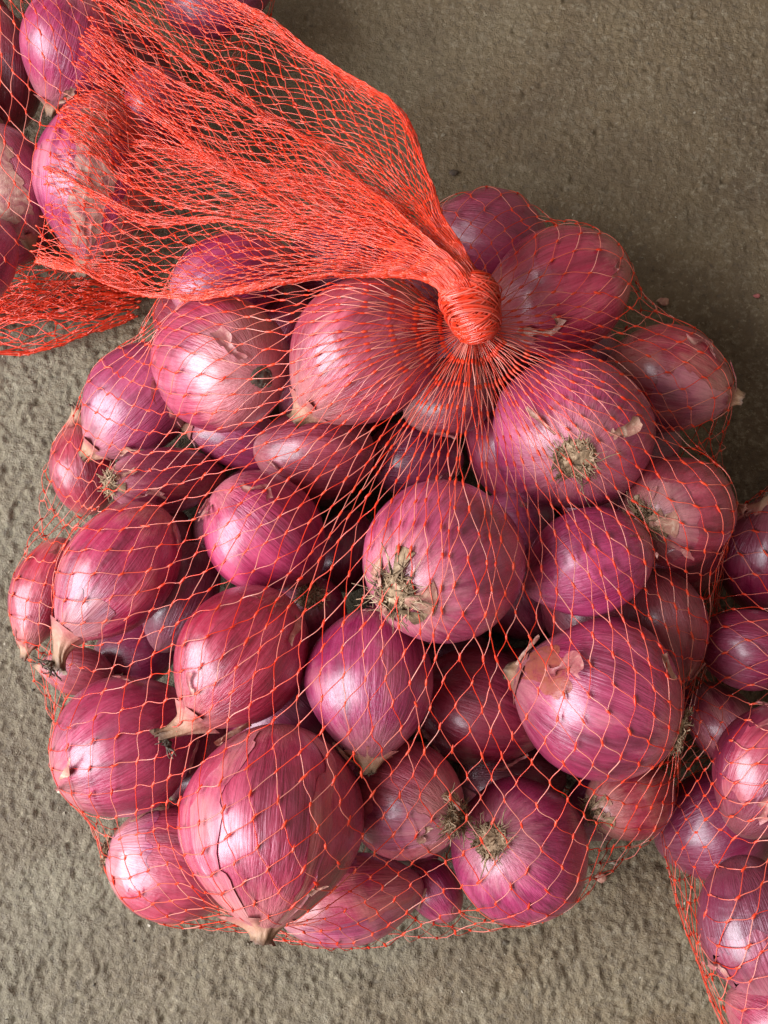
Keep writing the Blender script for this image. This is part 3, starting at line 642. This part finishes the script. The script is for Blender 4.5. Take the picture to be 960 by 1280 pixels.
def net_on_grid(G, ncol, side, seed, r_strand=0.000112, r_bead=0.00034, jit=0.04, pale=0.36, vstart=0.0, warp=None, stop=1.0):
    """Diamond netting over the surface G: returns (strand verts, quads, tint), (bead verts, quads, tint)."""
    rg = np.random.default_rng(seed)
    nu, nv, _ = G.shape
    seg = np.linalg.norm(np.diff(G, axis=1), axis=2); arc = np.concatenate([np.zeros((nu, 1)), np.cumsum(seg, 1)], 1)
    ring = np.linalg.norm(G - np.roll(G, -1, 0), axis=2).sum(0)       # girth at every v index
    vv = np.linspace(0, 1, nv)
    cols = np.arange(ncol)
    # march every column outwards by the row height that its local cell width leaves
    cu = cols / ncol
    gi = (cu * nu).astype(int) % nu
    dG = np.linalg.norm(np.roll(G, -1, 0) - np.roll(G, 1, 0), axis=2) * 0.5 * nu / ncol      # column spacing
    dG = blur_ring(dG, nu / ncol * 3)
    A = arc[gi]; W = dG[gi]; total = A[:, -1]
    cur = np.full(ncol, 0.0) + vstart * total; rows = [cur.copy()]
    for k in range(400):
        w = np.array([np.interp(cur[c], A[c], W[c]) for c in range(ncol)])
        step = np.sqrt(np.maximum(side ** 2 - np.minimum(w, side * 0.86) ** 2, (0.35 * side) ** 2))
        step = blur_ring(step, 3.0)
        cur = cur + step; rows.append(cur.copy())
        if (cur > total * stop).all(): break
    rows = np.array(rows)                                             # (nrow, ncol) arc lengths
    nrow = len(rows)
    rows = rows + side * jit * rg.normal(size=rows.shape)
    U = cu[None, :] + jit * 0.9 / ncol * rg.normal(size=rows.shape)
    if warp is not None: U = warp(U, rows / total[None, :])
    Vn = np.array([[np.interp(rows[r, c], A[c], vv) if rows[r, c] <= total[c] * stop else 9.0 for c in range(ncol)] for r in range(nrow)])
    jj, ii = np.meshgrid(np.arange(nrow), cols, indexing='ij')
    node = ((ii + jj) % 2 == 0) & (Vn <= 1.0)
    E0, E1 = [], []
    for dc in (-1, 1):
        src = node[:-1]; r_, c_ = np.nonzero(src)
        c2 = (c_ + dc) % ncol; ok = Vn[r_ + 1, c2] <= 1.0
        r_, c_, c2 = r_[ok], c_[ok], c2[ok]
        u0 = U[r_, c_]; u1 = U[r_ + 1, c2]; u1 = u0 + (u1 - u0 + 0.5) % 1.0 - 0.5
        E0.append(np.stack([u0, Vn[r_, c_]], 1)); E1.append(np.stack([u1, Vn[r_ + 1, c2]], 1))
    E0 = np.concatenate(E0); E1 = np.concatenate(E1); ne = len(E0)
    S = 9; t = np.linspace(0, 1, S)[None, :]
    st = t * t * (3 - 2 * t); st = 0.65 * st + 0.35 * t
    bow = rg.normal(size=(ne, 1)) * 0.06 * np.sin(np.pi * t) + rg.normal(size=(ne, 1)) * 0.04 * np.sin(2 * np.pi * t)
    u = E0[:, :1] + (E1[:, :1] - E0[:, :1]) * st + bow / ncol
    v = E0[:, 1:] + (E1[:, 1:] - E0[:, 1:]) * t
    P = sample_grid(G, u, v)
    P[..., 2] += np.abs(rg.normal(size=(ne, 1))) * 0.0004 * np.sin(np.pi * t)
    sv, sq = tubes(P, r_strand * (0.7 + 0.6 * rg.random((ne, 1))), 4)
    tint = np.repeat(np.clip(rg.normal(pale, 0.08 + 0.8 * pale, ne), 0, 1), S * 4)
    # beads: the short knitted lengths where two strands meet
    r_, c_ = np.nonzero(node); nb = len(r_)
    BL = 5; tb = np.linspace(-0.5, 0.5, BL)[None, :]
    a0 = np.array([np.interp(Vn[r, c], vv, A[c]) for r, c in zip(r_, c_)])
    L = side * (0.22 + 0.16 * rg.random((nb, 1)))
    av = a0[:, None] + tb * L
    vb = np.array([np.interp(av[k], A[c_[k]], vv) for k in range(nb)])
    ub = U[r_, c_][:, None] + np.zeros_like(vb) + (rg.normal(size=(nb, 1)) * 0.18 / ncol) * tb
    Pb = sample_grid(G, ub, vb)
    rad = r_bead * (0.75 + 0.5 * rg.random((nb, 1))) * np.array([0.35, 0.9, 1.0, 0.85, 0.3])[None, :]
    bv, bq = tubes(Pb, rad, 5)
    bt = np.repeat(rg.random(nb), BL * 5)
    return (sv, sq, tint), (bv, bq, bt)

def add_net(parent, base, name, parts):
    (sv, sq, st), (bv, bq, bt) = parts
    link(name, np_mesh(name, sv - base, sq, attrs={'tint': st}), M_STRAND, parent, 'stuff')
    link(name + '_stitches', np_mesh(name + '_stitches', bv - base, bq, attrs={'tint': bt}), M_BEAD, parent, 'stuff')

def body_surface(bag, K, nu=280, nf=72, nk=24):
    """The net drawn over the onions: strands run from the knot K over the pile, down its side and under it."""
    V = np.array(BAG_TRIS[bag][0])
    H = hull2d(V)
    d = np.linalg.norm(np.roll(H, -1, 0)[:, :2] - H[:, :2], axis=1)
    s = np.concatenate([[0], np.cumsum(d)]); Hc = np.vstack([H, H[:1]])
    q = np.arange(nu) / nu * s[-1]
    O = np.stack([np.interp(q, s, Hc[:, k]) for k in range(3)], 1)
    O = np.stack([*blur_ring(O[:, :2], 2.0).T, blur_ring(O[:, 2], 6.0)], 1)
    cen = O[:, :2].mean(0); d0 = O[:, :2] - cen; r0 = np.linalg.norm(d0, axis=1); a0 = np.arctan2(d0[:, 1], d0[:, 0])
    av = np.arctan2(V[:, 1] - cen[1], V[:, 0] - cen[0]); rv = np.hypot(V[:, 0] - cen[0], V[:, 1] - cen[1])
    ext = np.array([rv[np.abs((av - t + np.pi) % (2 * np.pi) - np.pi) < 0.025].max() for t in a0])
    k = blur_ring(np.minimum(ext / r0, 1.0), 2.0); k = 1 - 0.18 * (1 - k)
    O[:, :2] = cen + d0 * k[:, None]
    dirs = O[:, :2] - cen
    O[:, :2] += dirs / np.linalg.norm(dirs, axis=1, keepdims=True) * 0.0012
    f = np.linspace(0, 1, nf)
    hull = np.zeros((nu, nf)); raw = np.zeros((nu, nf))
    bvh = BVH[bag]
    for i in range(nu):
        P = K[None, :2] + (O[i, None, :2] - K[None, :2]) * f[:, None]
        h = np.array([top_height(bvh, x, y, 0.0) for x, y in P])
        h[0] = K[2]; h[-1] = O[i, 2]
        raw[i] = h
        R = np.linalg.norm(O[i, :2] - K[:2]); st = []
        for k in range(nf):
            p = (f[k] * R, max(h[k], O[i, 2] * 0.6))
            while len(st) >= 2 and (st[-1][0] - st[-2][0]) * (p[1] - st[-2][1]) - (st[-1][1] - st[-2][1]) * (p[0] - st[-2][0]) >= 0: st.pop()
            st.append(p)
        st = np.array(st); hull[i] = np.interp(f * R, st[:, 0], st[:, 1])
    hs = blur_ring(hull, 5.0)
    hs = hs - 0.10 * np.clip(hs - raw, 0, 0.02)
    rm = np.maximum(raw, np.maximum(np.roll(raw, 1, 0), np.roll(raw, -1, 0)))
    hs = np.maximum(hs, np.where(np.arange(nf)[None, :] > 1, rm + 0.0007, 0)); hs = np.maximum(blur_ring(hs, 1.5), np.where(np.arange(nf)[None, :] > 1, raw + 0.0005, 0)); hs[:, -1] = O[:, 2]
    G = np.zeros((nu, nf + nk, 3))
    G[:, :nf, :2] = K[None, None, :2] + (O[:, None, :2] - K[None, None, :2]) * f[None, :, None]
    G[:, :nf, 2] = hs
    inw = K[None, :2] - O[:, :2]; inw /= np.linalg.norm(inw, axis=1, keepdims=True)
    cin = cen - O[:, :2]; cin /= np.linalg.norm(cin, axis=1, keepdims=True); inw = cin
    for k in range(nk):
        t = (k + 1) / nk; ang = min(1.0, t * 1.25) * math.pi / 2
        rr = O[:, 2] * (1 - math.cos(ang)) + max(0, t - 0.8) * 0.03
        G[:, nf + k, :2] = O[:, :2] + inw * rr[:, None]
        G[:, nf + k, 2] = np.maximum(O[:, 2] * (1 - math.sin(ang)), 0.0006)
    # resample by length
    nv = 150; out = np.zeros((nu, nv, 3))
    for i in range(nu):
        s = np.concatenate([[0], np.cumsum(np.linalg.norm(np.diff(G[i], axis=0), axis=1))])
        q = np.linspace(0, s[-1], nv)
        for k in range(3): out[i, :, k] = np.interp(q, s, G[i, :, k])
    # draw the first stretch out of the throat of the knot
    return out

def pleat(amp, seed):
    def w(U, f):
        g = amp * np.clip(1 - f * 1.15, 0, 1) ** 1.3
        low = 0.005 * noise(U * 6 + 3, f * 3, 0.5, seed + 9) * np.clip(f * 4, 0, 1)
        return U + g * (0.5 * noise(np.cos(U * 6.283) * 3.2, np.sin(U * 6.283) * 3.2, 0.4, seed) + 0.5 * noise(np.cos(U * 6.283) * 8, np.sin(U * 6.283) * 8, 1.4, seed + 1)) + low
    return w

def wrap_knot(parent, base, c, axis, rx, ry, rz, seed, n=150):
    """A tight overhand knot of bunched strands round the throat."""
    r = np.random.default_rng(seed); F = frame_of(axis); S = 26
    t = np.linspace(0, 1, S)
    paths = []
    for k in range(n):
        h = r.uniform(-0.9, 0.9); tilt = (0.75 if k % 3 else -0.6) + r.normal() * 0.25
        ph = r.random() * 6.283 + t * (3.2 + 2.4 * r.random())
        z = h + tilt * np.sin(ph + 0.6) * (1 - abs(h)) * 0.9 + 0.05 * r.normal()
        z = np.clip(z, -0.98, 0.98)
        R = np.sqrt(np.maximum(1 - np.abs(z) ** 2.15, 0.02)) * (1 + 0.09 * np.sin(z * 4 + ph * 2) + 0.05 * r.normal())
        L = np.stack([rx * R * np.cos(ph), ry * R * np.sin(ph), rz * z], 1)
        paths.append(L @ F.T + c)
    v, q = tubes(np.array(paths), 0.00024 * (0.7 + 0.6 * r.random((n, 1))), 4)
    tint = np.repeat(np.clip(r.normal(0.10, 0.15, n), 0, 1), S * 4)
    k = link('knot', np_mesh('knot', v - base, q, attrs={'tint': tint}), M_STRAND, parent, 'stuff')
    m, cc = 18, 28
    T, P = np.meshgrid(np.linspace(0.05, math.pi - 0.05, m), np.arange(cc) / cc * 2 * np.pi, indexing='ij')
    z = -np.cos(T); R = np.maximum(1 - np.abs(z) ** 2.15, 0.0) ** 0.5 * 0.92
    L = np.stack([rx * R * np.cos(P), ry * R * np.sin(P), rz * z * 0.95], -1).reshape(-1, 3) @ F.T + c
    link('knot_core', np_mesh('knot_core', L - base, grid_faces(m, cc), attrs={'tint': np.zeros(len(L))}), M_BEAD, parent)

def tube_surface(stations, nu=200, nt=90, fold=0.16, thick=0.0045, seed=3, drape=True, squeeze=0.75):
    """A flattened net tube. stations: (t, (Ux,Uy), (Lx,Ly), zU, zL): its two side edges in the picture and their heights."""
    T = np.array([s[0] for s in stations])
    U3 = np.array([at_z(*s[1], s[3]) for s in stations]); L3 = np.array([at_z(*s[2], s[4]) for s in stations])
    tt = np.linspace(0, 1, nt)
    def cr(P):
        out = np.zeros((nt, 3))
        for k in range(3):
            m = np.gradient(P[:, k], T)
            i = np.clip(np.searchsorted(T, tt) - 1, 0, len(T) - 2); h = T[i + 1] - T[i]; x = (tt - T[i]) / h
            out[:, k] = (2*x**3-3*x**2+1)*P[i, k] + (x**3-2*x**2+x)*h*m[i] + (-2*x**3+3*x**2)*P[i+1, k] + (x**3-x**2)*h*m[i+1]
        return out
    Uc, Lc = cr(U3), cr(L3)
    u = np.arange(nu) / nu; s = u * 2 * np.pi
    G = np.zeros((nu, nt, 3))
    for j, t in enumerate(tt):
        W = np.linalg.norm(Uc[j] - Lc[j]); op = smooth(0.05, 0.35, t) * (1 - 0.5 * smooth(0.65, 1.0, t))
        c = np.arcsin(0.97 * np.cos(s)) / math.asin(0.97) + fold * op * (1.0 * np.sin(3 * s + 0.8 + 1.5 * t) + 0.7 * np.sin(5 * s + 2.0 - 1.2 * t) + 0.45 * np.sin(9 * s + 4 * t))
        c = c / (1 + np.abs(c) ** 9) ** (1 / 9.0) * (1 + (0.04 * np.sin(17 * t + 3 * s) + 0.10 * noise(t * 9 + np.sign(np.cos(s)) * 5, s * 1.2, 0.4, 91)) * smooth(0.1, 0.3, t))
        hgt = thick * (1 - 0.7 * smooth(0.1, 0.4, t)) * np.sin(s) + 0.0016 * op * np.sin(4 * s + 3 * t + 1) + 0.0012 * op * np.sin(7 * s - 5 * t) + 0.0016 * smooth(.1, .3, t) * noise(t * 14, s * 3, 0.2, 92)
        if t < 0.15: hgt = hgt * 1.0
        mid = (Uc[j] + Lc[j]) / 2
        P = mid[None, :] + (Uc[j] - Lc[j])[None, :] / 2 * c[:, None]
        P[:, 2] += hgt
        if drape:
            for i in range(nu):
                hb = top_height(BVH_ALL, P[i, 0], P[i, 1], 0.0)
                P[i, 2] = max(P[i, 2], hb + 0.0008 + 0.0012 * (0.5 + 0.5 * math.sin(s[i])))
        G[:, j] = P
    return G

# ---- the tied bag
K1 = at_z(592, 405, 0.088)
NCOL = 150
b1 = empty('net_bag', (float(K1[0]), float(K1[1]) - 0.05, 0.0), 'full orange-red net bag of onions tied with a knot, loose net neck trailing', 'net bag')
base1 = np.array(b1.location)
G1 = body_surface(1, K1)
add_net(b1, base1, 'net_body', net_on_grid(G1, NCOL, SIDE, 5, vstart=0.015, warp=pleat(0.020, 60)))
kc = at_z(590, 383, 0.094)
kax = at_z(578, 345, 0.097) - at_z(597, 425, 0.092)
wrap_knot(b1, base1, kc, kax, 0.0074, 0.0070, 0.0100, 8, n=230)
TAIL = [(0.0, (611, 372), (567, 390), .0945, .0945), (0.07, (600, 345), (556, 372), .097, .097), (0.14, (583, 318), (532, 352), .098, .097),
        (0.22, (562, 282), (492, 345), .096, .095), (0.34, (534, 218), (420, 350), .088, .090), (0.48, (497, 152), (325, 360), .080, .084),
        (0.62, (440, 100), (235, 362), .072, .078), (0.78, (352, 40), (130, 352), .066, .070), (1.0, (135, -95), (38, 312), .062, .060)]
GT = tube_surface(TAIL, nu=400, fold=0.32)
add_net(b1, base1, 'net_neck', net_on_grid(GT, 290, 0.0058, 15, r_strand=0.000108, r_bead=0.00031, jit=0.12, pale=0.10))

# ---- its two neighbours
for bag, kp, kz, nm, lab, sd in ((2, (-70, -190), .075, 'net_bag', 'red net bag of onions lying underneath the loose net neck', 25),
                                 (3, (1190, 830), .080, 'net_bag', 'red net bag of darker onions alongside the tied one', 35)):
    Kb = at_z(*kp, kz)
    bb = empty(nm, (float(Kb[0]), float(Kb[1]), 0.0), lab, 'net bag')
    bs_ = np.array(bb.location)
    Gb = body_surface(bag, Kb, nu=200)
    add_net(bb, bs_, 'net_body', net_on_grid(Gb, 112, SIDE, sd, vstart=0.02, warp=pleat(0.02, 70 + sd)))
    wrap_knot(bb, bs_, Kb + np.array([0, 0, 0.006]), np.array([0.2, 0.1, 1.0]), 0.007, 0.007, 0.010, sd, n=90)

# ---- crumpled net end on the floor
HEAP = [(0.0, (-150, 330), (-150, 450), .004, .003), (0.35, (-40, 325), (-30, 446), .006, .003), (0.6, (50, 322), (45, 436), .006, .003),
        (0.8, (120, 330), (110, 418), .006, .003), (1.0, (192, 352), (172, 392), .004, .003)]
GH = tube_surface(HEAP, nu=160, nt=50, fold=0.42, thick=0.0012, drape=False)
hb = empty('net_end', at_z(20, 385, 0.0), 'crumpled red net end lying flat on the concrete beside the bag', 'net')
add_net(hb, np.array(hb.location), 'netting', net_on_grid(GH, 110, 0.0062, 45, r_strand=0.00018, r_bead=0.00040, jit=0.3, pale=0.0))

# ---------------------------------------------------------------- small litter on the floor
def crumb(px, py, size, flat, material, name, label, cat, seed):
    P = at_z(px, py, 0.0); m, c = 9, 12
    T, Ph = np.meshgrid(np.linspace(0.02, math.pi - 0.02, m), np.arange(c) / c * 2 * np.pi, indexing='ij')
    d = np.stack([np.sin(T) * np.cos(Ph), np.sin(T) * np.sin(Ph), np.cos(T)], -1)
    k = 1 + 0.35 * noise(d[..., 0] * 1.8 + seed, d[..., 1] * 1.8, d[..., 2] * 1.8, 71)
    V = d * k[..., None] * size * np.array([1.0, 0.75, flat]); V[..., 2] -= V[..., 2].min()
    o = link(name, np_mesh(name, V.reshape(-1, 3), grid_faces(m, c)), material)
    o.location = (float(P[0]), float(P[1]), -0.0012); o['label'] = label; o['category'] = cat
crumb(567, 215, 0.0016, 0.5, M_ROOTDARK, 'pebble', 'small black pebble on bare concrete beyond the net neck', 'pebble', 1)
crumb(830, 376, 0.0022, 0.3, M_PEEL, 'skin_fragment', 'pale scrap of onion skin on concrete behind the rosy onion', 'onion skin', 2)
crumb(947, 369, 0.0012, 0.5, M_NECK, 'stone_chip', 'pale stone chip on concrete past the skin scrap', 'stone', 3)
crumb(752, 1098, 0.0018, 0.25, M_PEEL, 'skin_fragment', 'small scrap of onion skin on the floor by straw-coloured root crown', 'onion skin', 4)

def scatter_grit():
    """Sand grains and crumbs lying about on the concrete, too many to count."""
    r = np.random.default_rng(77); n = 700
    px = r.uniform(-100, 1060, n); py = r.uniform(-60, 1340, n)
    near = r.random(n) < 0.35                                   # some gathers round the foot of the bag
    ang = r.random(n) * 6.283; rad = 1 + np.abs(r.normal(size=n)) * 0.10
    px = np.where(near, 465 + 445 * rad * np.cos(ang), px); py = np.where(near, 715 + 465 * rad * np.sin(ang), py)
    ico = np.array([(0, 0, 1), (.89, 0, .45), (.28, .85, .45), (-.72, .53, .45), (-.72, -.53, .45), (.28, -.85, .45), (0, 0, -.6)])
    tri = np.array([(0, 1, 2), (0, 2, 3), (0, 3, 4), (0, 4, 5), (0, 5, 1), (6, 2, 1), (6, 3, 2), (6, 4, 3), (6, 5, 4), (6, 1, 5)])
    V, T, tone = [], [], []
    for k in range(n):
        P = at_z(px[k], py[k], 0.0); s_ = 0.00016 + 0.00028 * r.random() ** 3 + (0.0006 if r.random() < 0.02 else 0)
        a = r.random() * 6.283; ca, sa = math.cos(a), math.sin(a)
        L = ico * (1 + 0.3 * r.normal(size=(7, 1))) * s_ * np.array([1 + r.random(), 1.0, 0.7])
        L = np.stack([L[:, 0] * ca - L[:, 1] * sa, L[:, 0] * sa + L[:, 1] * ca, L[:, 2]], 1)
        T.append(tri + len(V) * 7); V.append(L + P + np.array([0, 0, GROUND_H(P[0], P[1])])); tone += [r.random()] * 7
    m, nd, lk, bs = mat('grit'); at = N(nd, 'ShaderNodeAttribute', attribute_name='tone')
    lk.new(ramp(nd, lk, at.outputs['Fac'], [(0.0, (0.03, 0.024, 0.018)), (0.35, (0.12, 0.09, 0.055)), (0.8, (0.30, 0.25, 0.18)), (1.0, (0.5, 0.44, 0.35))]), bs.inputs['Base Color'])
    bs.inputs['Roughness'].default_value = 0.7
    o = link('grit', np_mesh('grit', np.concatenate(V), None, np.concatenate(T), False, {'tone': np.array(tone)}), m, None, 'stuff')
    o['label'] = 'fine sand grains and crumbs scattered over the concrete floor'; o['category'] = 'grit'
_g = bpy.data.objects['ground'].data
_bv = BVHTree.FromPolygons([v.co for v in _g.vertices], [p.vertices[:] for p in _g.polygons])
def GROUND_H(x, y): return top_height(_bv, float(x), float(y), 0.0) + 0.0001
scatter_grit()
